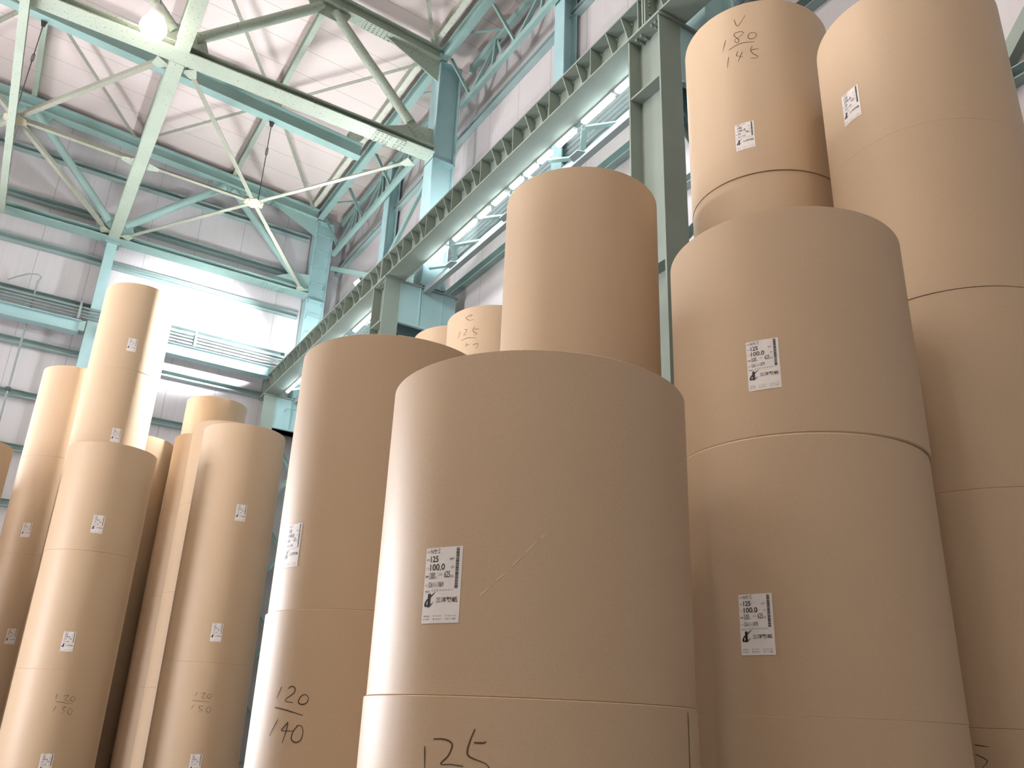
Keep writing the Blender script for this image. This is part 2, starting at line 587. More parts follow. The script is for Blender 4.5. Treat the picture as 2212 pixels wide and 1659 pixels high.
# fluorescent tubes in a row under the girder edge
TUBES = [(5.90, 6.52), (6.57, 7.21), (7.36, 7.78), (7.90, 8.22), (8.26, 8.58), (8.64, 8.95), (9.06, 9.46), (9.55, 9.89), (9.97, 10.69),
         (10.9, 11.6), (13.81, 14.9), (15.2, 16.3), (16.6, 17.7), (18.0, 19.1)]
WHERE = ['nearest the camera, touching the near column', 'second along from the near column', 'third along, short and partly hidden by a tie bar',
         'fourth along, above the central tall stack', 'fifth along, above the central tall stack', 'sixth along, above the central tall stack',
         'seventh along, left of the central tall stack top', 'eighth along, left of the central tall stack top',
         'ninth along, long and low beside the middle column', 'tenth along, hard against the middle column',
         'just above the rim of the stack marked 120 over 140', 'behind the stack marked 120 over 140, first past it',
         'behind the stack marked 120 over 140, second past it', 'farthest one, close to the far corner column']
for (y0, y1), wh in zip(TUBES, WHERE):
    t = thing('fluorescent_lamp', 'lit fluorescent tube under the girder, ' + wh.replace('just above', 'above'), 'lamp', (5.215, (y0 + y1) / 2, 8.07),
              'fluorescent tubes under the crane girder')
    MB().box(5.192, 5.20, y0, y1, 8.13, 8.155).build('batten', 'white', t)
    for y in (y0, y1 - 0.03):
        MB().box(5.20, 5.25, y, y + 0.03, 8.12, 8.16).build('lamp_holder', 'white', t)
    MB().tube([(5.238, y0 + 0.03, 8.128), (5.238, y1 - 0.03, 8.128)], 0.033, 8).build('tube', 'tube', t)

# unseen floodlights added on the top flange to brighten roof, stack, wall and columns
FILL_SPOTS = [(14.6, (1.0, 14.6, 11.0), 'fill_flood', 0, 0, 'nearest of those aimed at the roof'),
         (17.4, (1.0, 17.4, 11.0), 'fill_flood', 0, 0, 'farther of those aimed at the roof'),
         (14.1, (1.6, 13.72, 6.1), 'lens', SPOT, 42, 'aimed at the tallest stack on the left'),
         (16.9, (3.3, 20.0, 9.4), 'lens', SPOT * 0.35, 56, 'aimed at the far wall'),
         (10.9, (5.75, 12.58, 9.5), 'lens', 260, 70, 'aimed up the middle column'),
         (18.1, (5.75, 19.68, 9.5), 'lens', 260, 70, 'aimed up the far corner column')]
for y, aim, lens, watts, cone, lab in FILL_SPOTS:
    t = thing('fill_floodlight', 'small added floodlight on top of the crane girder, ' + lab, 'lamp', (4.93 if y == 14.1 else 5.12, y, 8.625), 'added fill floodlights on the crane girder')
    x0 = 4.93 if y == 14.1 else 5.12
    c = Vector((x0, y, 8.775 if y == 14.1 else 8.735))
    d = (Vector(aim) - c).normalized()
    u = d.cross(Z).normalized()
    v = u.cross(d)
    MB().box(x0 - 0.05, x0 + 0.05, y - 0.05, y + 0.05, 8.625, 8.64).build('base', 'dark', t)
    MB().tube([(x0, y, 8.64), (x0, y, 8.72)], 0.015, 8).build('stem', 'dark', t)
    MB().bar(c - d * 0.05, c + d * 0.03, u, v, -0.11, 0.11, -0.06, 0.06).build('housing', 'crane', t)
    MB().bar(c + d * 0.031, c + d * 0.036, u, v, -0.10, 0.10, -0.05, 0.05).build('lens', lens, t)
    if watts:
        sl = bpy.data.lights.new('fill_beam', 'SPOT')
        sl.energy = watts
        sl.color = (0.97, 0.98, 1.0)
        sl.spot_size = math.radians(cone)
        sl.spot_blend = 0.7
        sl.shadow_soft_size = 0.06
        so = bpy.data.objects.new('fill_beam', sl)
        COL.objects.link(so)
        so.parent = t
        so.location = c + d * 0.11 - ORG[t.name]
        so.rotation_euler = d.to_track_quat('-Z', 'Y').to_euler()


# roof trusses
def tc(x):
    return 13.42 + 0.06 * (5.5 - x)


TJ = [3.15, -1.40, -5.85, -10.3]
BJ = [5.30, 0.85, -3.60, -8.05, -12.5]


def truss(y, label, mat, flange_mat, right=5.5):
    t = thing('roof_truss', label, 'truss', (0, y, 10.95), 'roof trusses')
    MB().hsec((XL, y, tc(XL)), (right, y, tc(right)), 0.24, 0.28, 0.018, 0.014).build('top_chord', mat, t)
    MB().hsec((XL, y, 11.06), (right, y, 11.06), 0.36, 0.14, 0.02, 0.016).build('bottom_chord', flange_mat, t)
    r = 0.095
    ends = []
    for j, x in enumerate(TJ):
        zt = tc(x) - 0.10
        for xb in (BJ[j], BJ[j + 1]):
            d = Vector((xb - x, 0, 11.28 - zt)).normalized()
            A = Vector((x, y, zt)) + d * 0.18
            B = Vector((xb, y, 11.28)) - d * (0.42 if j == 0 and xb > 5 else 0.22)
            MB().tube([A, B], r, 20).build('diagonal', mat, t)
            ends.append((B, d))
    # gussets at the joints
    for x in TJ:
        z0 = tc(x) - 0.13
        MB().poly([(x - 0.45, y - 0.008, z0 + 0.03), (x + 0.45, y - 0.008, z0 - 0.02), (x + 0.34, y - 0.008, z0 - 0.30),
                   (x - 0.3, y - 0.008, z0 - 0.28)], (0, 0.016, 0)).build('gusset_plate', mat, t)
    for x in BJ[1:-1]:
        MB().poly([(x - 0.48, y - 0.008, 11.12), (x + 0.48, y - 0.008, 11.12), (x + 0.3, y - 0.008, 11.62), (x - 0.3, y - 0.008, 11.62)],
                  (0, 0.016, 0)).build('gusset_plate', mat, t)
    MB().poly([(4.25, y - 0.01, 11.12), (right, y - 0.01, 11.12), (right, y - 0.01, 11.62), (5.1, y - 0.01, 11.56)],
              (0, 0.02, 0)).build('gusset_plate', mat, t)
    zc = tc(right) - 0.13
    MB().poly([(4.25, y - 0.01, tc(4.25) - 0.13), (right, y - 0.01, zc), (right, y - 0.01, zc - 0.50)],
              (0, 0.02, 0)).build('haunch_plate', mat, t)
    # end plate of the outermost diagonal, bolted to its gusset
    B, d = ends[0]
    n = Vector((0, -1, 0))
    u = d.cross(n)
    m = MB().bar(B - d * 0.03, B + d * 0.36, u, n, -0.10, 0.10, 0.012, 0.03)
    m.bolts([B + d * (0.05 + 0.085 * i) + u * (0.06 * k) + n * 0.03 for i in range(4) for k in (-1, 0, 1)], n, 0.016, 0.02)
    m.build('end_plate', mat, t)
    # flange splice plates
    m = MB().box(4.32, 4.92, y - 0.16, y + 0.16, 10.972, 10.99)
    m.bolts([(4.38 + 0.08 * i + (0.06 if i > 3 else 0), y + s, 10.972) for i in range(7) for s in (-0.12, -0.05, 0.05, 0.12)], (0, 0, -1), 0.014, 0.018)
    m.build('splice_plate', flange_mat, t)
    x0, x1 = 3.85, 4.45
    m = MB().bar((x0, y, tc(x0) - 0.14), (x1, y, tc(x1) - 0.14), Vector((0, 1, 0)), Z, -0.12, 0.12, -0.016, 0)
    m.bolts([(x0 + 0.05 + 0.085 * i, y + s, tc(x0 + 0.05 + 0.085 * i) - 0.156) for i in range(7) for s in (-0.085, -0.03, 0.03, 0.085)],
            (0, 0, -1), 0.014, 0.018)
    m.build('splice_plate', mat, t)
    return t


truss(12.52, 'worn mint roof truss of steel pipes crossing the upper left, nearer one', 'mint_worn', 'mint_worn')
truss(19.60, 'teal roof truss of steel pipes close against the far wall', 'mint', 'mint')
truss(5.32, 'mint roof truss above the camera, over the nearest column', 'mint_worn', 'mint_worn')

# mid-bay rafters carried between the trusses
for y, nm in ((16.05, 'dark-faced roof rafter midway between the two roof trusses'), (8.9, 'roof rafter nearer the camera than both trusses')):
    z = lambda x: 13.24 + 0.068 * (4.4 - x)
    t = thing('roof_rafter', nm, 'rafter', (0, y, 13.0), 'mid-bay roof rafters')
    MB().hsec((XL, y, z(XL)), (5.28, y, z(5.28)), 0.22, 0.36, 0.018, 0.014).build('beam', 'mint', t)
    for x in (5.05, 3.2, 0.95, -1.45, -3.7):
        MB().box(x - 0.12, x + 0.12, y - 0.10, y + 0.10, z(x) + 0.18, roof_z(x) - 0.22).build('purlin_cleat', 'mint_worn', t)

# purlins, counted from the eave
ORD = ['first', 'second', 'third', 'fourth', 'fifth', 'sixth', 'seventh', 'eighth', 'ninth', 'tenth', 'eleventh', 'twelfth', 'thirteenth']
for i, x in enumerate((5.33, 3.2, 0.95, -1.45, -3.7, -5.9, -8.0)):
    zc = roof_z(x) - 0.11
    o = MB().chan((x, YN, zc), (x, YF, zc), 0.11, 0.2, 0.012, Z, -1).build('roof_purlin', 'rusty' if i == 0 else 'mint_worn')
    tag(o, 'worn pale green roof purlin under the ceiling sheets, %s from the right eave' % ORD[i], 'purlin', 'roof purlins')

# eave beams and the lattice beside them
for y0, y1, wh in ((-1.6, 5.25, 'above the nearest bay'), (5.65, 12.40, 'between the nearest and middle columns'), (12.80, 19.48, 'between the middle column and the far corner')):
    t = thing('eave_truss', 'pale mint eave lattice girder ' + wh, 'truss', (5.8, (y0 + y1) / 2, 12.3), 'eave lattice girders along the right wall')
    MB().hsec((5.56, y0 - 0.19, 13.42), (5.56, y1 + (0.19 if y1 < 19 else 0.03), 13.42), 0.15, 0.26, 0.014, 0.012).build('eave_beam', 'mint', t)
    MB().rect((6.02, y0, 12.36), (6.02, y1, 12.36), 0.09, 0.12).build('lower_chord', 'mint', t)
    MB().chan((6.18, y0, 13.36), (6.18, y1, 13.36), 0.10, 0.16, 0.012).build('back_chord', 'mint', t)
    n = 4
    st = (y1 - y0) / n
    for k in range(n):
        ya = y0 + k * st
        yb, ym = ya + st, ya + st * 0.5
        MB().angle((5.62, yb - 0.08, 13.30), (6.0, yb - 0.30, 12.42), 0.075, 0.009).build('knee_brace', 'mint', t)
        MB().angle((6.0, yb - 0.34, 12.42), (6.16, ym - 0.15, 13.30), 0.075, 0.009, (1, 0, 0)).build('diagonal', 'mint', t)
        MB().angle((6.16, ym - 0.2, 13.30), (6.0, ya + 0.12, 12.42), 0.07, 0.009, (1, 0, 0)).build('diagonal', 'mint', t)
        MB().angle((6.06, ym - 0.2, 12.42), (6.12, ym - 0.2, 13.30), 0.06, 0.009, (1, 0, 0)).build('post', 'mint', t)
        MB().angle((5.62, ym, 13.34), (6.14, ym - 0.45, 13.34), 0.06, 0.009).build('cross_tie', 'mint', t)
        MB().poly([(6.07, yb - 0.5, 12.40), (6.07, yb - 0.14, 12.40), (6.07, yb - 0.22, 12.62), (6.07, yb - 0.44, 12.62)],
                  (0.01, 0, 0)).build('gusset_plate', 'mint', t)

# horizontal bracing at bottom chord level
BZ = 11.02
for x, y0, y1, sz, mat, lab in ((0.85, 12.7, 19.45, 0.24, 'mint_worn', 'worn mint tie beam running from the near truss to the far wall post'),
                                (0.85, 5.5, 12.36, 0.24, 'mint_worn', 'tie beam running toward the camera from the near truss beside the round lamp'),
                                (-1.40, 8.0, 19.45, 0.13, 'mint_worn', 'thin tie beam at the far upper left, crossing under the near truss')):
    zz = 11.10 if sz > 0.2 else 10.88
    o = MB().hsec((x, y0, zz), (x, y1, zz), sz, sz, 0.014, 0.01).build('tie_beam', mat)
    tag(o, lab, 'beam', 'tie beams between the trusses')


def cross(cx, cy, arms, label):
    t = thing('cross_brace', label, 'bracing', (cx, cy, BZ), 'horizontal cross braces')
    MB().poly([(cx - 0.18, cy - 0.1, BZ), (cx, cy - 0.2, BZ), (cx + 0.18, cy - 0.1, BZ), (cx + 0.2, cy + 0.08, BZ), (cx, cy + 0.2, BZ),
               (cx - 0.2, cy + 0.08, BZ)], (0, 0, -0.014)).bolts(
        [(cx + sx * 0.12, cy + sy * 0.09, BZ - 0.014) for sx in (-1, 1) for sy in (-1, 1)], (0, 0, -1), 0.013, 0.018).build('gusset_plate', 'gusset', t)
    for i, (x, y) in enumerate(arms):
        d = Vector((x - cx, y - cy, 0)).normalized()
        A = Vector((cx, cy, BZ)) + d * 0.10
        MB().angle(A, (x, y, BZ), 0.085, 0.01, Z, 1 if i % 2 else -1).build('brace_arm', 'brace', t)
        e = Vector((x, y, BZ))
        s = d.cross(Z)
        MB().poly([e - d * 0.22 + s * 0.06, e - d * 0.22 - s * 0.06, e - s * 0.14, e + s * 0.14], (0, 0, -0.012)).build('end_gusset', 'mint_worn', t)
    return t


cross(3.14, 16.15, [(1.05, 12.78), (5.28, 12.9), (1.05, 19.36), (5.3, 19.4), (0.98, 16.1)],
      'flat steel cross brace with a cream centre gusset, hanging right of the tie beam')
cross(-1.37, 16.0, [(0.66, 12.8), (-3.4, 12.8), (0.68, 19.3), (-3.4, 19.3), (0.72, 16.1)],
      'flat steel cross brace with cream gusset at far upper left, left of tie beam')

for x, zt, lab in ((3.2, 13.13, 'thin hanger rod with turnbuckle above the right cross brace'), (-1.40, 13.44, 'thin hanger rod with turnbuckle above the left cross brace')):
    y = 16.08
    t = thing('hanger_rod', lab, 'rod', (x, y, BZ), 'hanger rods')
    MB().tube([(x, y, BZ + 0.02), (x, y, zt)], 0.010, 6).build('rod', 'dark', t)
    zc = BZ + (zt - BZ) * 0.62
    m = MB()
    for s in (-1, 1):
        m.tube([(x, y, zc - 0.11), (x + s * 0.022, y, zc - 0.07), (x + s * 0.022, y, zc + 0.07), (x, y, zc + 0.11)], 0.008, 6)
    m.build('turnbuckle', 'dark', t)
    MB().poly([(x - 0.06, y, zt), (x + 0.06, y, zt), (x + 0.03, y, zt - 0.14), (x - 0.03, y, zt - 0.14)], (0, 0.012, 0)).build('lug', 'dark', t)

# roof plane braces
RB = [((0.95, 12.72), (3.1, 15.93), 'left of the pipe joint, from near truss to rafter'),
      ((3.3, 15.95), (5.25, 13.05), 'right bay, dark bar crossing behind the long pipe diagonal'),
      ((3.32, 16.2), (5.3, 19.45), 'right bay, from the rafter to the far corner'),
      ((0.98, 19.35), (3.1, 16.2), 'right bay, dark bar from the tie beam to the rafter'),
      ((-1.35, 16.2), (0.78, 19.42), 'left bay, from the rafter down to the far truss'),
      ((4.2, 10.7), (5.28, 12.35), 'top of the photo, ending at the near truss end'),
      ((-1.6, 16.2), (-3.5, 19.4), 'far upper left corner, left of the hanger rod')]
for (x0, y0), (x1, y1), wh in RB:
    zf = lambda x: roof_z(x) - 0.30
    o = MB().angle((x0, y0, zf(x0)), (x1, y1, zf(x1)), 0.075, 0.009).build('roof_brace', 'brace')
    tag(o, 'thin steel roof brace, ' + wh, 'bracing', 'roof plane braces')

# ------------------------------------------------------------------ wall framing
for i, z in enumerate((12.85, 11.66, 10.55, 9.36, 8.21, 7.05, 5.9, 4.75, 3.6, 2.4)):
    wh = 'far wall girt, %s from the top' % ORD[i]
    o = MB().chan((XL if z > 5.6 else -1.4, 19.96, z), (5.45, 19.96, z), 0.17, 0.14, 0.01, Z, 1).build('wall_girt', 'girt')
    tag(o, 'mint steel girt along the ' + wh, 'girt', 'far wall girts')
for i, z in enumerate((12.1, 10.9, 9.7, 8.5, 7.3, 6.1, 4.9, 3.7, 2.5)):
    sz = 0.16 if z in (8.5,) else 0.12
    o = MB().chan((XR - 0.065, YN, z), (XR - 0.065, YF, z), 0.12, sz, 0.01, Z, -1).build('wall_girt', 'girt')
    tag(o, 'steel girt along the right side wall, %s from the top' % ORD[i], 'girt', 'right wall girts')
for y, wh in ((1.7, 'nearest bay'), (9.1, 'bay of the lit tubes'), (16.2, 'bay next to the far corner')):
    t = thing('wall_post', 'teal steel post on the right wall, midway along the ' + wh, 'post', (6.22, y, 0), 'right wall posts')
    m = MB()
    m.box(6.10, 6.118, y - 0.14, y + 0.14, 0, 13.25)
    m.box(6.34, 6.358, y - 0.14, y + 0.14, 0, 13.25)
    m.box(6.118, 6.34, y - 0.008, y + 0.008, 0, 13.25)
    m.build('shaft', 'blue', t)
    m = MB().box(6.04, 6.36, y - 0.17, y + 0.17, 13.25, 13.28)
    m.build('cap_plate', 'mint', t)
for y0, y1, wh in ((12.85, 16.05, 'left of the middle column'), (19.5, 16.35, 'left of the middle column, from the far corner')):
    o = MB().angle((6.0, y0, 12.02 if y0 < 15 else 11.95), (6.06, y1, 10.3), 0.11, 0.012, (1, 0, 0)).build('wall_brace', 'mint')
    tag(o, 'bright diagonal brace behind the girder, %s' % ('sloping down from the middle column' if y0 < 15 else 'sloping down from the far corner column'), 'bracing', 'right wall diagonal braces')
o = MB().angle((6.28, 5.2, 3.4), (6.28, 1.9, 7.2), 0.12, 0.012, (1, 0, 0)).build('wall_brace', 'crane')
tag(o, 'dark diagonal brace on the right wall behind the stack at the right edge', 'bracing', 'right wall diagonal braces')

# conduits
for j, (z, r) in enumerate(((9.46, 0.03), (9.37, 0.034), (9.28, 0.034), (9.18, 0.034), (9.09, 0.03))):
    o = MB().tube([(6.24, YN, z), (6.24, YF - 0.1, z)], r * 1.25, 10).build('conduit', 'conduit')
    tag(o, 'grey electrical conduit running along the right wall, %s from the top of its bundle' % ORD[j], 'conduit', 'conduits along the right wall')
for j, (z, r) in enumerate(((9.20, 0.028), (9.12, 0.024), (9.04, 0.024), (8.97, 0.02))):
    o = MB().tube([(XL, 19.63, z), (5.3, 19.63, z)], r, 8).build('conduit', 'conduit')
    tag(o, 'thin grey conduit running along the far wall, %s from the top of its bundle' % ORD[j], 'conduit', 'conduits along the far wall')
for x in (-2.6, 0.55, 3.05, 5.2):
    o = MB().box(x - 0.025, x + 0.025, 19.575, 19.60, 8.90, 9.33).build('conduit_clamp', 'grey_steel')
    tag(o, 'flat steel clamp across the far wall conduits, %s' % {-2.6: 'out of frame at left', 0.55: 'beside the wall post', 3.05: 'right of the tallest stack',
                                                              5.2: 'near the far corner'}[x], 'clamp', 'conduit clamps on the far wall')
# riser pipe with a hooked cable
t = thing('riser_pipe', 'thin vertical riser pipe with a looped cable on the far wall at left', 'pipe', (-0.38, 19.78, 0))
MB().tube([(-0.38, 19.78, 0), (-0.38, 19.78, 9.62)], 0.022, 8).build('pipe', 'grey_steel', t)
MB().tube([(-0.38, 19.78, 9.6), (-0.34, 19.74, 9.72), (-0.42, 19.74, 9.76), (-0.6, 19.8, 9.74), (-0.8, 19.88, 9.64), (-0.95, 19.9, 9.52)], 0.016, 8).build('cable', 'grey_steel', t)
MB().box(-0.43, -0.33, 19.74, 19.80, 7.02, 7.10).build('clamp', 'dark', t)

# gable post and cross beams on the far wall
t = thing('gable_post', 'pale teal steel post on the far wall under the truss, behind the tallest left stack', 'post', (0.86, 19.78, 0))
m = MB().box(0.75, 0.97, 19.66, 19.68, 0, 10.97).box(0.75, 0.97, 19.90, 19.92, 0, 10.97).box(0.85, 0.87, 19.68, 19.90, 0, 10.97)
m.build('shaft', 'blue', t)
MB().box(0.70, 1.02, 19.62, 19.94, 10.955, 10.985).build('cap_plate', 'mint', t)
for x0, x1, lab in ((XL, 0.62, 'pale teal horizontal beam at the left edge, ending at the far wall post'), (1.0, 4.86, 'pale horizontal beam on the far wall ending under the crane girder end')):
    t = thing('wall_beam', lab, 'beam', ((x0 + x1) / 2, 19.6, 8.55), 'horizontal beams on the far wall')
    MB().hsec((x0, 19.6, 8.70), (x1, 19.6, 8.70), 0.26, 0.28, 0.016, 0.012).build('beam', 'blue', t)
    MB().box(x1 - 0.02, x1 + 0.10, 19.55, 19.78, 8.62, 8.86).build('end_bracket', 'mint', t)

# ------------------------------------------------------------------ high-bay lamps
def highbay(x, y, z, label, bulb='bulb'):
    t = thing('high_bay_lamp', label, 'lamp', (x, y, z), 'high bay lamps')
    MB().lathe([(0.02, 0.0), (0.10, 0.012), (0.175, 0.06), (0.205, 0.15), (0.185, 0.24), (0.12, 0.32)], (x, y, z), 32).build('bulb', bulb, t, fix=False)
    MB().lathe([(0.12, 0.32), (0.14, 0.33), (0.11, 0.44), (0.08, 0.58), (0.0, 0.59)], (x, y, z), 32).build('housing', 'white', t)
    MB().tube([(x, y, z + 0.55), (x, y, z + 0.85), (x, y + 0.22, z + 0.95)], 0.02, 8).build('bracket', 'grey_steel', t)
    return t


highbay(0.355, 11.93, 10.70, 'lit round mercury lamp beside the near truss at upper left', 'bulb_low')
k = 0
for y in (12.12, 4.9, -2.3):  # lamps added out of view to light the rolls
    for x in (0.36, -4.2, -9.0, -13.0):
        if (x, y) == (0.36, 12.12):
            continue
        highbay(x, y, 10.86, 'added round mercury lamp out of frame, %s along the row %s' % (ORD[[0.36, -4.2, -9.0, -13.0].index(x)], {12.12: 'on the near truss', 4.9: 'above the camera', -2.3: 'behind the camera'}[y]))
        k += 1

# ------------------------------------------------------------------ paper rolls
GLYPHS = {}


def text_geo(body, cond=1.0, bold=0.0):
    key = (body, bold)
    if key not in GLYPHS:
        c = bpy.data.curves.new('glyph', 'FONT')
        c.body = body
        c.resolution_u = 3
        c.offset = bold
        o = bpy.data.objects.new('glyph', c)
        COL.objects.link(o)
        dg = bpy.context.evaluated_depsgraph_get()
        ev = o.evaluated_get(dg)
        me = ev.to_mesh()
        GLYPHS[key] = ([(v.co.x, v.co.y) for v in me.vertices], [tuple(p.vertices) for p in me.polygons])
        ev.to_mesh_clear()
        bpy.data.objects.remove(o)
        bpy.data.curves.remove(c)
    return GLYPHS[key]


class Skin:
    """flat drawings wrapped round a roll: u metres to the right, v metres up from the patch centre"""

    def __init__(self, cx, cy, r, ang, z):
        self.c, self.r, self.a, self.z = (cx, cy), r, math.radians(ang), z

    def p(self, u, v, lift):
        a = self.a + u / self.r
        q = self.r + lift
        return (self.c[0] + q * math.cos(a), self.c[1] + q * math.sin(a), self.z + v)

    def rect(self, m, u0, u1, v0, v1, lift, n=1):
        for i in range(n):
            a, b = u0 + (u1 - u0) * i / n, u0 + (u1 - u0) * (i + 1) / n
            m.add([self.p(a, v0, lift), self.p(b, v0, lift), self.p(b, v1, lift), self.p(a, v1, lift)], [(0, 1, 2, 3)])

    def poly(self, m, pts, lift):
        m.add([self.p(u, v, lift) for u, v in pts], [tuple(range(len(pts)))])

    def text(self, m, body, u0, u1, v0, v1, lift, bold=0.0):
        vs, fs = text_geo(body, 1, bold)
        if not vs:
            return
        x0, x1 = min(x for x, y in vs), max(x for x, y in vs)
        y0, y1 = min(y for x, y in vs), max(y for x, y in vs)
        sx, sy = (u1 - u0) / max(x1 - x0, 1e-4), (v1 - v0) / max(y1 - y0, 1e-4)
        m.add([self.p(u0 + (x - x0) * sx, v0 + (y - y0) * sy, lift) for x, y in vs], fs)

    def stroke(self, m, pts, wid, lift):
        """pts in (u, v); smooth pencil ribbon of tapering width"""
        out = []
        n = len(pts)
        for i in range(n - 1):
            p0, p1, p2, p3 = pts[max(i - 1, 0)], pts[i], pts[i + 1], pts[min(i + 2, n - 1)]
            for k in range(5):
                t = k / 5
                out.append(tuple(0.5 * (2 * b + (c - a) * t + (2 * a - 5 * b + 4 * c - d) * t * t + (3 * b - a - 3 * c + d) * t ** 3)
                                 for a, b, c, d in zip(p0, p1, p2, p3)))
        out.append(pts[-1])
        L, R = [], []
        for i, q in enumerate(out):
            a, b = out[max(i - 1, 0)], out[min(i + 1, len(out) - 1)]
            dx, dy = b[0] - a[0], b[1] - a[1]
            h = math.hypot(dx, dy) or 1
            t = i / (len(out) - 1)
            ww = wid * (0.55 + 0.45 * math.sin(math.pi * min(1, t * 1.15 + 0.1)))
            L.append((q[0] - dy / h * ww / 2, q[1] + dx / h * ww / 2))
            R.append((q[0] + dy / h * ww / 2, q[1] - dx / h * ww / 2))
        vs = [self.p(u, v, lift) for u, v in L] + [self.p(u, v, lift) for u, v in R]
        k = len(out)
        m.add(vs, [(i, k + i, k + i + 1, i + 1) for i in range(k - 1)])


LW, LH = 0.128, 0.212


def add_label(roll, cx, cy, r, ang, z, grade, weight, width, length, mass, lot, near=False):
    s = Skin(cx, cy, r, ang, z)
    m = MB()
    s.rect(m, -LW / 2, LW / 2, -LH / 2, LH / 2, 0.0012, 10)
    lab = m.build('label', 'label', roll, fix=False)
    lab['label'] = 'white printed label with black text and barcode'
    U = lambda u: (u - 0.5) * LW
    V = lambda v: (0.5 - v) * LH
    ink, faint = MB(), MB()

    def T(b, u0, u1, v0, v1, bold=0.0, mm=ink):
        if near:                     # seen close: every printed line is a piece of its own
            one = MB()
            s.text(one, b, U(u0), U(u1), V(v1), V(v0), 0.0019, bold)
            one.build('printed_line', 'ink' if mm is ink else 'ink_grey', lab, fix=False)
        else:
            s.text(mm, b, U(u0), U(u1), V(v1), V(v0), 0.0019, bold)

    T('品名', 0.03, 0.12, 0.035, 0.065, 0, faint)
    T(grade, 0.145, 0.145 + 0.0675 * (len(grade) + 1), 0.012, 0.082)
    T('米坪', 0.03, 0.12, 0.145, 0.175, 0, faint)
    T(weight, 0.15, 0.37, 0.112, 0.196, 0.018)
    T('G/M²', 0.68, 0.79, 0.15, 0.183)
    T('寸法', 0.03, 0.12, 0.258, 0.288, 0, faint)
    T(width, 0.15, 0.15 + 0.0825 * len(width), 0.222, 0.308, 0.014)
    T('CM', 0.73, 0.80, 0.262, 0.290)
    T('巻取', 0.03, 0.125, 0.37, 0.40, 0.01)
    T(length, 0.145, 0.305, 0.335, 0.42)
    T('M', 0.325, 0.35, 0.395, 0.42)
    T('正味', 0.41, 0.50, 0.352, 0.385, 0, faint)
    T(mass, 0.56, 0.71, 0.325, 0.41, 0.008)
    T('KG', 0.73, 0.80, 0.38, 0.41)
    T('NO', 0.04, 0.12, 0.49, 0.515, 0, faint)
    T(lot, 0.14, 0.55, 0.462, 0.53)
    T('巻方向', 0.05, 0.18, 0.568, 0.598)
    for k in range(3):
        T('《', 0.235 + 0.07 * k, 0.28 + 0.07 * k, 0.555, 0.592, 0, faint)
    for k in range(5):
        u = 0.46 + 0.075 * k
        for dv in (0.566, 0.578):
            s.rect(faint, U(u), U(u + 0.05), V(dv + 0.004), V(dv), 0.0019)
    T('三洋製紙', 0.38, 0.94, 0.665, 0.735, 0.012)
    for v, a in ((0.895, ('銘', '坪 %s G/M²' % weight, '巾 %s CM' % width)), (0.935, ('長 %sM' % length, '重 %sKG' % mass, lot))):
        for txt, (u0, u1) in zip(a, ((0.05, 0.22), (0.33, 0.55), (0.66, 0.92))):
            T(txt, u0, u1, v, v + 0.022, 0, faint)
    if not near:
        ink.build('printed_text', 'ink', lab, fix=False)
    faint.build('direction_marks' if near else 'small_print', 'ink_grey', lab, fix=False)
    # maker's mark: tall block with two thin horns and a round hook
    lg = MB()
    q = lambda pts: s.poly(lg, [(U(a), V(b)) for a, b in pts], 0.0019)
    q([(0.145, 0.617), (0.225, 0.610), (0.225, 0.785), (0.145, 0.792)])
    q([(0.225, 0.640), (0.32, 0.602), (0.365, 0.590), (0.32, 0.615), (0.225, 0.665)])
    outer = [(0.145, 0.672), (0.10, 0.695), (0.065, 0.725), (0.05, 0.755), (0.06, 0.778), (0.09, 0.785), (0.145, 0.778)]
    inner = [(0.145, 0.705), (0.125, 0.715), (0.115, 0.735), (0.115, 0.752), (0.125, 0.762), (0.145, 0.758)]
    q(outer[:4] + [inner[3], inner[2], inner[1], inner[0]])
    q([outer[3], outer[4], outer[5], outer[6], inner[5], inner[4], inner[3]])
    q([(0.225, 0.755), (0.28, 0.738), (0.325, 0.712), (0.285, 0.748), (0.225, 0.772)])
    lg.build('maker_mark', 'ink', lab, fix=False)
    rnd = random.Random(lot)
    bc = MB()
    v = 0.02
    while v < 0.555:
        h = rnd.choice((0.004, 0.004, 0.008, 0.012))
        s.rect(bc, U(0.845), U(0.925), V(min(v + h, 0.56)), V(v), 0.0019)
        v += h + rnd.choice((0.004, 0.004, 0.006))
    bc.build('barcode', 'ink', lab, fix=False)


def roll(cx, cy, r, z0, h, label, seg=128, e0=0.003, e1=0.003):
    t = thing('paper_roll', label, 'paper roll', (cx, cy, z0), 'kraft paper rolls stacked in the warehouse')
    e = 0.006
    k0, k1 = min(0.004, e0 * 1.3), min(0.004, e1 * 1.3)
    prof = [(0.05, e), (0.052, 0.0), (r - k0, 0.0), (r, e0), (r, h - e1), (r - k1, h), (0.052, h), (0.05, h - e)]
    prof = [(a, b) for a, b in prof]
    MB().lathe(prof, (cx, cy, z0), seg, closed=True).build('wound_paper', 'kraft', t, sharp=12)
    MB().lathe([(0.038, 0.012), (0.05, 0.012), (0.05, h - 0.012), (0.038, h - 0.012)], (cx, cy, z0), 24, closed=True).build('core', 'core', t, sharp=40)
    return t


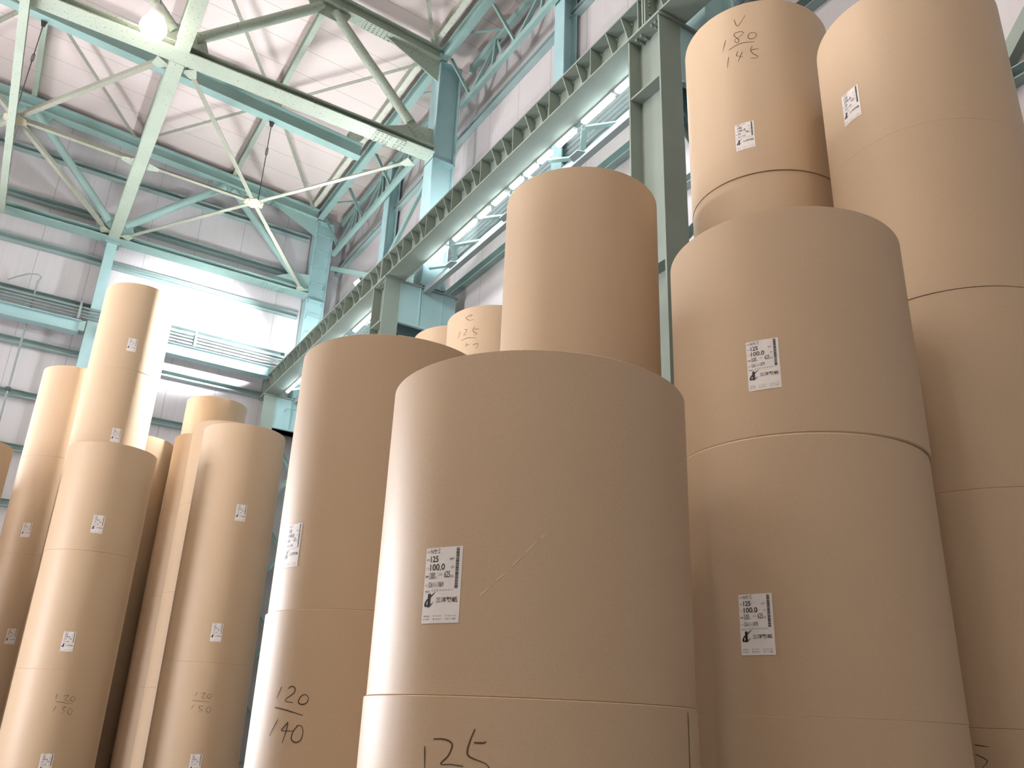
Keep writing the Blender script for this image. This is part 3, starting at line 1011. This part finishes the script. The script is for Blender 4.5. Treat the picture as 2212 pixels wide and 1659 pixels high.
# stack: centre, radius, roll height, number of rolls, how it is found in the photo
# labels: {tier: (angle, height of the label above the roll's base)}
STACKS = {
    'S1': (1.57, 2.42, 0.520, 1.00, 2, 'wide front stack at the centre', {1: (-153.3, .295), 0: (-153, .295)}, ('Nセミ', '125', '100.0', '5000', '625')),
    'S2': (1.76, 4.25, 0.520, 1.40, 2, 'stack handmarked 120 over 140 beside the front stack', {1: (-166, .31), 0: (-166, .31)}, ('Nセミ', '120', '140.0', '4000', '672')),
    'S3': (2.99, 4.13, 0.520, 1.43, 3, 'tall central stack behind the wide front stack', {}, ('Nセミ', '125', '143.0', '5000', '894')),
    'S4': (3.93, 6.85, 0.520, 1.57, 3, 'stack handmarked 125 behind the tall central stack', {}, ('Nセミ', '125', '157.0', '5000', '981')),
    'S5': (4.09, 8.03, 0.515, 1.25, 4, 'almost hidden stack below the teal middle column', {}, ('Nセミ', '125', '125.0', '5000', '781')),
    'S6': (2.88, 2.38, 0.515, 1.00, 3, 'wide stack right of the front stack', {2: (-151.7, .297), 1: (-161.5, .304), 0: (-158, .30)}, ('Nセミ', '125', '100.0', '5000', '625')),
    'S7': (4.14, 3.475, 0.520, 1.45, 4, 'high stack handmarked 180 over 145', {3: (-151.8, .31), 2: (-152, .31)}, ('強セミ上V', '180', '145.0', '3600', '940')),
    'S8': (4.16, 2.32, 0.520, 1.00, 5, 'high stack at the right edge', {4: (170.8, .331), 0: (-176, .30)}, ('Nセミ', '125', '100.0', '5000', '625')),
    'S9': (1.19, 13.67, 0.520, 1.42, 5, 'tallest stack on the left', {4: (-92.9, .39), 3: (-86.2, .38), 2: (-90, .35)}, ('Nセミ', '120', '142.0', '4000', '682')),
    'S10': (1.10, 11.60, 0.515, 1.32, 3, 'stack handmarked 120 over 130', {2: (-95.5, .315), 1: (-99.6, .30), 0: (-94.3, .36)}, ('Nセミ', '120', '130.0', '4500', '702')),
    'S11': (0.65, 14.97, 0.520, 1.50, 4, 'stack far left behind the tallest left stack', {2: (-114, .35), 1: (-97.7, .34)}, ('Nセミ', '120', '150.0', '4000', '720')),
    'S12': (-0.51, 13.34, 0.520, 1.40, 3, 'stack cut off by the left edge', {}, ('Nセミ', '120', '140.0', '4000', '672')),
    'S13': (2.67, 11.49, 0.540, 1.50, 3, 'stack handmarked 120 over 150', {2: (-92.7, .32), 1: (-98.9, .345), 0: (-99, .39)}, ('Nセミ', '120', '150.0', '4500', '810')),
    'S14': (2.70, 12.60, 0.520, 1.215, 4, 'stack peeking out behind mark 120 over 150', {}, ('Nセミ', '120', '121.0', '4500', '656')),
    'S15': (2.63, 13.68, 0.520, 1.235, 4, 'second stack behind mark 120 over 150', {}, ('Nセミ', '120', '123.0', '4500', '668')),
    'S16': (2.90, 14.92, 0.513, 1.50, 4, 'farthest stack below the girder end', {}, ('Nセミ', '120', '150.0', '4500', '810')),
    'S17': (1.80, 14.94, 0.500, 1.275, 4, 'stack sliver right of the tallest left stack', {}, ('Nセミ', '120', '127.0', '4500', '689')),
    'S18': (-1.35, 14.90, 0.520, 1.40, 3, 'first stack out of frame left, behind the cut-off stack', {}, ('Nセミ', '120', '140.0', '4000', '672')),  # added unseen stacks that shade the left stacks from the far opening
    'S19': (-1.25, 16.10, 0.520, 1.40, 3, 'second stack out of frame left, behind the cut-off stack', {}, ('Nセミ', '120', '140.0', '4000', '672')),
    'S20': (-1.62, 13.60, 0.520, 1.40, 3, 'stack out of frame left, beside the cut-off stack', {}, ('Nセミ', '120', '140.0', '4000', '672')),
    'S21': (-3.20, 4.05, 0.520, 1.40, 3, 'row out of frame left, stack nearest the camera', {}, ('Nセミ', '120', '140.0', '4000', '672')),  # added unseen row that keeps side opening light off the front stacks
    'S22': (-3.20, 5.15, 0.520, 1.40, 3, 'row out of frame left, stack second from camera', {}, ('Nセミ', '120', '140.0', '4000', '672')),
    'S23': (-3.20, 6.25, 0.520, 1.40, 3, 'row out of frame left, stack third from camera', {}, ('Nセミ', '120', '140.0', '4000', '672')),
}
TIER = {2: ['bottom', 'top'], 3: ['bottom', 'middle', 'top'], 4: ['bottom', 'second from bottom', 'second from top', 'top'],
        5: ['bottom', 'second from bottom', 'middle', 'second from top', 'top']}
# small shifts of single rolls: (stack, tier): (dx, dy, dr)
SHIFT = {('S1', 1): (0.006, 0.004, -0.004), ('S6', 2): (0.012, -0.002, 0.002), ('S6', 1): (0.002, 0.0, 0.0), ('S7', 3): (-0.004, -0.004, 0.003),
         ('S8', 2): (0.004, 0.0, 0.0), ('S8', 1): (0.002, 0, 0.001), ('S10', 2): (0.0, 0.0, 0.002), ('S2', 1): (0.008, 0, -0.003), ('S9', 4): (0.004, 0, 0), ('S15', 3): (0.012, 0, 0.002)}
EDGE = {('S8', 4): (0.0006, 0.003), ('S8', 3): (0.002, 0.0006), ('S6', 2): (0.006, 0.003), ('S6', 1): (0.001, 0.006), ('S6', 0): (0.003, 0.001),
        ('S10', 2): (0.0015, 0.003), ('S10', 1): (0.0015, 0.0015), ('S10', 0): (0.0015, 0.0015), ('S13', 2): (0.001, 0.003), ('S13', 1): (0.001, 0.001),
        ('S7', 3): (0.002, 0.003), ('S7', 2): (0.003, 0.002)}
ROLLS = {}
serial = 11850
for sid, (cx, cy, r, h, n, where, labs, info) in STACKS.items():
    for k in range(n):
        dx, dy, dr = SHIFT.get((sid, k), (0, 0, 0))
        x, y, rr = cx + dx, cy + dy, r + dr
        e0, e1 = EDGE.get((sid, k), (0.0025, 0.0025))
        t = roll(x, y, rr, k * h, h, '%s kraft paper roll of the %s' % (TIER[n][k], where), 160 if sid in ('S1', 'S2', 'S6', 'S8', 'S7', 'S3') else 112, e0, e1)
        ROLLS[sid, k] = (t, x, y, rr, k * h)
        serial += 1
        if k in labs:
            num = {('S1', 1): 11869, ('S6', 2): 11879, ('S6', 1): 11878}.get((sid, k), serial)
            add_label(t, x, y, rr, labs[k][0], k * h + labs[k][1], *info, 'S2611-%d' % num, sid in ('S1', 'S2', 'S6', 'S7', 'S8'))

# pencilled marks: strokes as (angle on the roll, height above the floor)
HW={
 'S1': [[(-154.52, 0.8734), (-153.96, 0.8212)], [(-151.53, 0.8919), (-148.45, 0.893), (-146.06, 0.8882), (-145.2, 0.8771), (-146.28, 0.8539), (-148.6, 0.8332), (-145.35, 0.8336), (-141.39, 0.831)], [(-138.4, 0.9208), (-139.45, 0.8983), (-140.37, 0.8715), (-140.03, 0.8566), (-137.7, 0.8482), (-134.87, 0.8402), (-133.68, 0.8307)], [(-138.57, 0.888), (-135.61, 0.8884), (-135.04, 0.8932)]] ,
 'S2': [[(-156.76, 1.0574), (-159.5, 1.0071)], [(-152.18, 1.0499), (-149.81, 1.0602), (-147.65, 1.0506), (-148.25, 1.0306), (-153.27, 1.0001), (-148.0, 0.9913)], [(-142.53, 1.0253), (-144.12, 1.0118), (-144.51, 0.9921), (-142.3, 0.9849), (-139.79, 0.9933), (-139.24, 1.013), (-140.76, 1.0257), (-142.53, 1.0253)], [(-160.05, 0.9692), (-150.84, 0.958), (-141.1, 0.9399)], [(-156.45, 0.9188), (-161.38, 0.8499)], [(-149.38, 0.9098), (-151.94, 0.8864), (-152.71, 0.8733), (-145.83, 0.8744)], [(-149.38, 0.9098), (-150.04, 0.8678), (-151.47, 0.8239)], [(-143.07, 0.8989), (-145.39, 0.8758), (-146.2, 0.8437), (-143.64, 0.8288), (-140.73, 0.8394), (-139.97, 0.8713), (-141.25, 0.8963), (-143.93, 0.8967)]] ,
 'S7': [[(-153.26, 5.6776), (-150.88, 5.6082), (-144.58, 5.6855)], [(-161.16, 5.5263), (-164.17, 5.4403)], [(-146.69, 5.5339), (-149.05, 5.5501), (-153.49, 5.5537), (-153.94, 5.5295), (-150.86, 5.4844), (-151.57, 5.4614), (-153.46, 5.4723), (-153.89, 5.4936), (-150.43, 5.5086), (-146.71, 5.5308)], [(-140.62, 5.5161), (-143.09, 5.5066), (-143.81, 5.4796), (-142.06, 5.4619), (-139.12, 5.4643), (-137.66, 5.4836), (-138.29, 5.5075), (-141.14, 5.5174)], [(-159.24, 5.4258), (-151.97, 5.4436), (-145.96, 5.4412), (-139.37, 5.4296)], [(-159.63, 5.3654), (-161.38, 5.2785)], [(-152.07, 5.3863), (-153.36, 5.3596), (-152.9, 5.345), (-148.67, 5.3197)], [(-148.89, 5.368), (-151.09, 5.3253), (-152.68, 5.2934)], [(-141.2, 5.3957), (-142.76, 5.3616), (-140.9, 5.3252), (-138.19, 5.3003), (-139.07, 5.2864), (-143.5, 5.2928)], [(-142.74, 5.3647), (-136.7, 5.3618)]] ,
 'S4': [[(-158.38, 4.6191), (-156.56, 4.5899), (-152.76, 4.5694), (-147.31, 4.5656)], [(-156.68, 4.6052), (-153.74, 4.6187), (-149.67, 4.6208), (-152.08, 4.5954)], [(-165.16, 4.4745), (-167.59, 4.403)], [(-158.49, 4.4826), (-155.61, 4.4738), (-156.09, 4.4576), (-159.59, 4.4235), (-154.88, 4.4206)], [(-145.67, 4.4881), (-147.93, 4.4572), (-146.09, 4.4299), (-143.04, 4.4161), (-143.48, 4.402), (-146.46, 4.4035)], [(-146.59, 4.4625), (-140.14, 4.4544)], [(-162.43, 4.3714), (-154.26, 4.3802), (-148.46, 4.3749), (-142.96, 4.3639)], [(-154.78, 4.3325), (-155.91, 4.2862)], [(-154.86, 4.3059), (-150.79, 4.3082)], [(-146.22, 4.2915), (-145.47, 4.3002), (-140.45, 4.2992), (-143.28, 4.2517)]] ,
 'S10': [[(-98.79, 1.0697), (-99.24, 1.0106)], [(-91.23, 1.0469), (-85.62, 1.0604), (-89.13, 1.0084), (-83.12, 1.0066)], [(-80.66, 1.056), (-82.91, 1.0177), (-79.23, 0.9973), (-78.17, 1.0351), (-80.66, 1.056)], [(-98.04, 0.9894), (-79.14, 0.9732)], [(-96.9, 0.9421), (-99.47, 0.8849)], [(-90.88, 0.9336), (-85.84, 0.94), (-89.2, 0.9126), (-86.46, 0.8963), (-89.76, 0.8669)], [(-81.29, 0.9308), (-83.12, 0.8866), (-79.56, 0.8597), (-77.82, 0.8994), (-81.29, 0.9308)]] ,
 'S13': [[(-110.31, 1.1625), (-112.4, 1.1103)], [(-105.47, 1.1459), (-100.6, 1.1552), (-104.16, 1.0998), (-98.41, 1.1024)], [(-95.96, 1.1503), (-97.9, 1.1166), (-94.55, 1.0994), (-92.87, 1.1354), (-95.96, 1.1503)], [(-114.92, 1.0674), (-94.36, 1.0598)], [(-111.98, 1.0175), (-114.87, 0.9679)], [(-100.58, 1.0106), (-105.05, 1.0088), (-105.09, 0.9833), (-100.59, 0.9689), (-105.64, 0.9438)], [(-94.19, 1.0063), (-96.85, 0.9704), (-93.09, 0.9442), (-90.86, 0.9775), (-94.19, 1.0063)]] ,
 'S8': [[(-170.63, 0.9357), (-164.78, 0.9302)], [(-170.91, 0.9001), (-166.19, 0.8776), (-168.73, 0.8513)]] ,
}
SCUFF = [[(-139.6, 1.2611), (-136.77, 1.2837)], [(-134.59, 1.302), (-131.96, 1.3227)], [(-129.71, 1.3436), (-127.46, 1.3648)], [(-125.71, 1.3805), (-122.45, 1.4127)], [(-121.19, 1.424), (-119.91, 1.4335)]]
for sid, k, wid in (('S1', 0, .0046), ('S2', 0, .0060), ('S7', 3, .0050), ('S4', 2, .0055), ('S10', 0, .0050), ('S13', 0, .0050), ('S8', 0, .0045)):
    t, x, y, rr, z0 = ROLLS[sid, k]
    s = Skin(x, y, rr, -90, 0.0)
    m = MB()
    for st in HW[sid]:
        s.stroke(m, [(math.radians(a + 90) * rr, z) for a, z in st], wid, 0.0012)
    m.build('pencil_mark', 'pencil', t, fix=False)['label'] = 'dark handwritten number'

t, x, y, rr, z0 = ROLLS['S1', 1]
s = Skin(x, y, rr, -90, 0.0)
m = MB()
for st in SCUFF:
    s.stroke(m, [(math.radians(a + 90) * rr, z) for a, z in st], 0.006, 0.0010)
m.build('scuff_mark', 'scuff', t, fix=False)['label'] = 'pale dashed scuff mark'

# loose wrapper edge at the right of the lower front roll
t, x, y, rr, z0 = ROLLS['S1', 0]
s = Skin(x, y, rr, -62, 0.5)
m = MB()
s.rect(m, 0.0, 0.5, -0.488, 0.488, 0.0022, 24)
m.build('wrapper_flap', 'kraft', t, fix=False)
